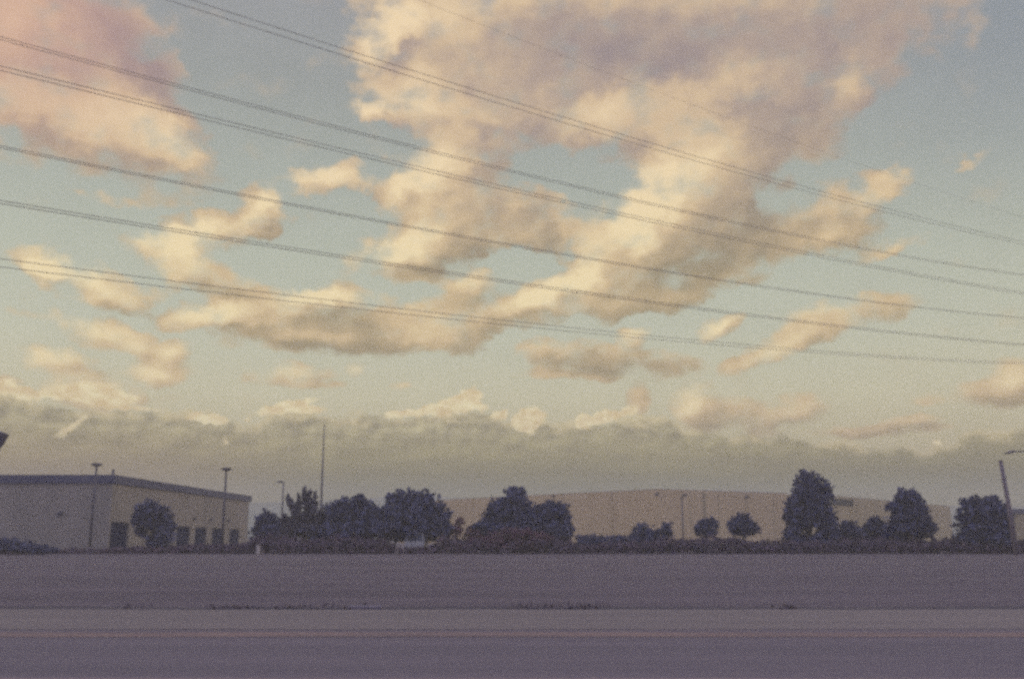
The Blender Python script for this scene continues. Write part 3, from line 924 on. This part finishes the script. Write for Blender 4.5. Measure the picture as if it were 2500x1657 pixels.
# ------------------------------------------------------------------ poles
def car_park_lamp(px, base_px, top_py, Y, label, head=1.1):
    b = at(px, 1309, Y)
    top = at(px, top_py, Y).z
    root = empty('lamp_post', (b.x, Y, 0), label, 'lamp post', 'car park lamp posts')
    bm = bmesh.new()
    add_tube(bm, [(0, 0, 0), (0, 0, 0.6)], 0.24, 12)
    bm_obj('base', bm, M['concrete'], root)
    bm = bmesh.new()
    add_tube(bm, [(0, 0, 0.6), (0, 0, top - 0.12)], [0.125, 0.10], 10)
    bm_obj('pole', bm, M['metal'], root, smooth=True)
    bm = bmesh.new()
    s = head
    add_tube(bm, [(0, 0, top - 0.16), (0, 0, top - 0.08), (0, 0, top + 0.06), (0, 0, top + 0.13)], [s * 0.30, s * 0.5, s * 0.5, s * 0.2], 16)
    hd = bm_obj('lamp_head', bm, M['metal'], root)
    bm = bmesh.new()
    add_tube(bm, [(0, 0, top - 0.195), (0, 0, top - 0.165)], s * 0.26, 16)
    bm_obj('lens', bm, M['lens'], hd)


car_park_lamp(221, 217, 1133, 100, 'disc headed lamp post nearest the corner of the cream building')
car_park_lamp(543, 541, 1144, 104, 'disc headed lamp post in front of the dark doors of the cream building')


def arm_lamp(px, top_py, Y, arm, label, side=-1, group=None):
    b = at(px, 1309, Y)
    top = at(px, top_py, Y).z
    root = empty('lamp_post', (b.x, Y, 0), label, 'lamp post', group)
    bm = bmesh.new()
    add_tube(bm, [(0, 0, 0), (0, 0, top)], [0.13, 0.09], 10)
    bm_obj('pole', bm, M['metal'], root, smooth=True)
    bm = bmesh.new()
    add_box(bm, (side * arm * 0.6, 0, top - 0.05), (arm, 0.3, 0.2), 0.05)
    bm_obj('lamp_head', bm, M['metal'], root)
    return root


arm_lamp(686, 1175, 130, 0.75, 'slim lamp post with one short arm right of the cream building')

b = at(781, 1309, 128)
mast_top = at(785, 1038, 128).z
mast = empty('mast', (b.x - 0.0, 128, 0), 'tall thin bare mast rising above the trees', 'mast')
bm = bmesh.new()
add_tube(bm, [(0, 0, 0), (0, 0, mast_top * 0.5), (0, 0, mast_top)], [0.17, 0.13, 0.06], 10)
bm_obj('pole', bm, M['metal'], mast, smooth=True)
bm = bmesh.new()
add_tube(bm, [(0, 0, mast_top), (0, 0, mast_top + 0.14)], [0.09, 0.05], 10)
bm_obj('cap', bm, M['metal'], mast)

b = at(1668, 1309, 140)
pt = at(1664, 1216, 140).z
post = empty('post', (b.x, 140, 0), 'thin dark post between two small round trees before the tan wall', 'post')
bm = bmesh.new()
add_tube(bm, [(0, 0, 0), (0, 0, pt)], [0.12, 0.09], 10)
bm_obj('pole', bm, M['metal'], post, smooth=True)
bm = bmesh.new()
add_box(bm, (0, 0, pt + 0.06), (0.34, 0.3, 0.22), 0.03)
bm_obj('cap', bm, M['metal'], post)

# leaning pole at the right
b = at(2473, 1300, 88)
tp = at(2443, 1126, 88)
lp = empty('leaning_pole', (b.x + 0.12, 88, 0), 'thick weathered pole leaning left at the right edge', 'pole')
bm = bmesh.new()
add_tube(bm, [(0, 0, -0.1), ((tp.x - b.x) * 0.5, 0, tp.z * 0.5), (tp.x - b.x - 0.12, 0, tp.z)], [0.24, 0.20, 0.17], 12)
bm_obj('shaft', bm, M['metal_pale'], lp, smooth=True)
bm = bmesh.new()
add_tube(bm, [(tp.x - b.x - 0.12, 0, tp.z), (tp.x - b.x - 0.13, 0, tp.z + 0.1)], [0.19, 0.17], 12)
bm_obj('cap', bm, M['metal_pale'], lp)

# street lamp whose curved arm reaches into the picture at the right edge
Yl = 80
b = at(2560, 1309, Yl)
sl = empty('street_lamp', (b.x, Yl, 0), 'street lamp arm curving in from the right edge above the leaning pole', 'street lamp')
pz = at(2500, 1105, Yl).z
xa = at(2478, 1102, Yl).x - b.x
xb = at(2452, 1112, Yl).x - b.x
bm = bmesh.new()
add_tube(bm, [(0, 0, 0), (0, 0, pz - 0.6)], [0.13, 0.09], 10)
bm_obj('pole', bm, M['metal'], sl, smooth=True)
bm = bmesh.new()
add_tube(bm, [(0, 0, pz - 0.6), (-0.3, 0, pz - 0.1), (xa * 0.55, 0, pz + 0.12), (xa, 0, pz + 0.12)], [0.07, 0.06, 0.05, 0.05], 8)
bm_obj('arm', bm, M['metal'], sl, smooth=True)
bm = bmesh.new()
add_tube(bm, [(xa + 0.1, 0, pz + 0.12), (xa - 0.15, 0, pz + 0.12), (xa - 0.55, 0, pz + 0.02), (xb, 0, pz - 0.05)], [0.06, 0.11, 0.1, 0.03], 10)
bm_obj('lamp_head', bm, M['metal_pale'], sl, smooth=True)

# flood light mast at the left edge
Yf = 70
b = at(-27, 1309, Yf)
ft = at(0, 1056, Yf).z
fb_ = at(0, 1090, Yf).z
fl = empty('floodlight_mast', (b.x, Yf, 0), 'dark flared lamp head cut by the left edge of the view', 'lamp post')
bm = bmesh.new()
add_tube(bm, [(0, 0, 0), (0, 0, fb_)], [0.14, 0.10], 10)
bm_obj('pole', bm, M['metal'], fl, smooth=True)
bm = bmesh.new()
add_tube(bm, [(0, 0, fb_ - 0.15), (0.1, 0, fb_ + 0.2), (0.22, 0, ft - 0.05), (0.24, 0, ft)], [0.10, 0.24, 0.42, 0.36], 12)
bm_obj('lamp_head', bm, M['metal'], fl)


# ------------------------------------------------------------------ overhead wires
AZW = math.radians(54.0)
T = Vector((math.sin(AZW), math.cos(AZW), 0))
N = Vector((-math.cos(AZW), math.sin(AZW), 0))
WPX = {
    'A1': [(461, 0), (840, 118), (1294, 261), (1670, 373), (2088, 490), (2500, 590)],
    'A2': [(404, 0), (840, 136), (1294, 275), (1670, 384), (2088, 500), (2500, 597)],
    'B': [(0, 98), (357, 189), (840, 312), (1294, 428), (1670, 511), (1981, 589), (2500, 670)],
    'C': [(0, 168), (840, 370), (1259, 464), (1670, 552), (2196, 668), (2500, 714)],
    'D': [(0, 361), (840, 520), (1294, 609), (1670, 666), (2124, 739), (2500, 775)],
    'E': [(0, 492), (357, 553), (840, 627), (1294, 696), (1670, 747), (2124, 805), (2500, 841)],
    'F1': [(0, 634), (429, 687), (840, 734), (1294, 789), (1670, 825), (2124, 868), (2500, 884)],
    'F2': [(0, 652), (429, 705), (840, 748), (1294, 798), (1670, 834), (2124, 872), (2500, 888)],
    'G': [(1025, 0), (1366, 137), (1544, 200), (1670, 246), (1839, 311)],
}


def wire(key, p, dz, rad, label):
    S, Z = [], []
    for (px, py) in WPX[key]:
        r = ray(px, py)
        q = r * (p / r.dot(N)) + Vector((0, 0, H))
        S.append(q.dot(T))
        Z.append(q.z)
    c = np.polyfit(S, Z, 2)
    bm = bmesh.new()
    pts = [T * s + N * p + Vector((0, 0, float(np.polyval(c, s)) + dz)) for s in np.linspace(-55, 150, 70)]
    o_ = pts[0].copy()
    add_tube(bm, [q - o_ for q in pts], rad, 6)
    o = bm_obj('power_line', bm, M['wire'], smooth=True, loc=o_)
    tag(o, label, 'power line', 'overhead power lines')


PN, PF = 40.0, 45.0
R_ = 0.0145
wire('A1', PN, 0, R_, 'upper wire of the topmost clear pair in the sky')
wire('A2', PN, 0, R_, 'lower wire of the topmost clear pair in the sky')
wire('B', PF, 0.07, R_, 'upper wire of the second pair from the top')
wire('B', PF, -0.07, R_, 'lower wire of the second pair from the top')
wire('C', PN, 0.09, R_, 'upper wire of the third pair from the top')
wire('C', PN, -0.09, R_, 'lower wire of the third pair from the top')
wire('D', PF, 0.05, R_, 'upper wire of the close set fourth pair from the top')
wire('D', PF, -0.05, R_, 'lower wire of the close set fourth pair from the top')
wire('E', PN, 0.06, R_, 'upper wire of the fifth pair from the top')
wire('E', PN, -0.06, R_, 'lower wire of the fifth pair from the top')
wire('F1', PF, 0, R_, 'upper wire of the lowest pair, which draws together to the right')
wire('F2', PF, 0, R_, 'lower wire of the lowest pair, which draws together to the right')
wire('G', PN, 0, 0.006, 'faint single wire above all the pairs')


# ------------------------------------------------------------------ white van half hidden in the scrub
def van():
    Y = 95.9
    c = at(1012, 1309, Y)
    root = empty('van', (c.x, Y + 2.2, 0), 'white van facing the road, half hidden by scrub before the broad tree', 'van')
    bm = bmesh.new()
    # side profile: front at -y
    prof = [(-2.35, 0.35), (-2.35, 0.95), (-2.05, 1.12), (-1.42, 1.95), (-1.2, 2.04), (2.3, 2.06), (2.4, 1.9), (2.4, 0.35)]
    hw = [0.92, 0.95, 0.94, 0.80, 0.76, 0.80, 0.84, 0.95]
    Lv = [bm.verts.new((-w, y, z)) for (y, z), w in zip(prof, hw)]
    Rv = [bm.verts.new((w, y, z)) for (y, z), w in zip(prof, hw)]
    n = len(prof)
    for i in range(n):
        j = (i + 1) % n
        bm.faces.new((Lv[i], Lv[j], Rv[j], Rv[i]))
    bm.faces.new(Lv)
    bm.faces.new(Rv[::-1])
    bmesh.ops.bevel(bm, geom=list(bm.edges), offset=0.05, segments=2, affect='EDGES')
    bm_obj('body', bm, M['van'], root)
    # windscreen, following the slope
    bm = bmesh.new()
    o = Vector((0, -0.79, 0.61)).normalized() * 0.03
    pts = [(-0.80, -2.00, 1.185), (0.80, -2.00, 1.185), (0.68, -1.50, 1.845), (-0.68, -1.50, 1.845)]
    a = [bm.verts.new(Vector(p) + o) for p in pts]
    b2 = [bm.verts.new(Vector(p) - o * 0.3) for p in pts]
    bm.faces.new(a)
    bm.faces.new(b2[::-1])
    for i in range(4):
        bm.faces.new((a[i], b2[i], b2[(i + 1) % 4], a[(i + 1) % 4]))
    bm_obj('windscreen', bm, M['glass'], root)
    for s in (-1, 1):
        bm = bmesh.new()
        add_box(bm, (s * 0.70, -2.36, 0.80), (0.30, 0.08, 0.2), 0.03)
        bm_obj('headlight', bm, M['lens'], root)
        bm = bmesh.new()
        add_box(bm, (s * 1.04, -1.65, 1.30), (0.16, 0.12, 0.24), 0.03)
        bm_obj('wing_mirror', bm, M['metal'], root)
        bm = bmesh.new()
        add_box(bm, (s * 0.885, -0.9, 1.5), (0.05, 0.8, 0.5), 0.02)
        bm_obj('side_window', bm, M['glass'], root)
        for y in (-1.5, 1.5):
            bm = bmesh.new()
            add_tube(bm, [(s * 0.74, y, 0.33), (s * 0.97, y, 0.33)], 0.33, 18)
            wh = bm_obj('wheel', bm, M['rubber'], root)
            bm = bmesh.new()
            add_tube(bm, [(s * 0.972, y, 0.33), (s * 0.985, y, 0.33)], 0.19, 14)
            bm_obj('rim', bm, M['lens'], wh)
    bm = bmesh.new()
    add_box(bm, (0, -2.39, 0.48), (1.8, 0.1, 0.22), 0.04)
    bm_obj('bumper', bm, M['metal'], root)


van()


def cabinet(px, Y, s, label):
    c = at(px, 1309, Y)
    root = empty('utility_cabinet', (c.x, Y, 0), label, 'cabinet')
    bm = bmesh.new()
    add_box(bm, (0, 0, s[2] / 2), s, 0.03)
    bm_obj('body', bm, M['box'], root)
    bm = bmesh.new()
    add_box(bm, (0, 0, s[2] + 0.03), (s[0] + 0.1, s[1] + 0.1, 0.06), 0.015)
    bm_obj('lid', bm, M['box'], root)


cabinet(632, 94.0, (0.3, 0.3, 0.8), 'small pale cabinet at the right end of the cream building')

# pale slab lying at the edge of the field
bm = bmesh.new()
add_box(bm, (0, 0, 0.03), (0.75, 0.35, 0.06), 0.015)
slab = bm_obj('kerb_slab', bm, M['concrete'], loc=(-3.35, 22.75, 0.0))
tag(slab, 'pale flat slab lying among the weeds by the gravel shoulder', 'slab')


# ------------------------------------------------------------------ evening haze
def haze():
    bm = bmesh.new()
    add_box(bm, (0, 485, 24.5), (2400, 1190, 51))
    m = bpy.data.materials.new('haze')
    m.use_nodes = True
    t = NT(m.node_tree)
    t.n.clear()
    v = t.new('ShaderNodeVolumePrincipled')
    v.inputs['Color'].default_value = (0.93, 0.875, 0.72, 1)
    v.inputs['Density'].default_value = 0.0014
    v.inputs['Anisotropy'].default_value = 0.1
    out = t.new('ShaderNodeOutputMaterial')
    t.l.new(v.outputs[0], out.inputs['Volume'])
    m.cycles.homogeneous_volume = True
    o = bm_obj('haze', bm, m)
    o.display_type = 'WIRE'
    tag(o, kind='stuff')


haze()
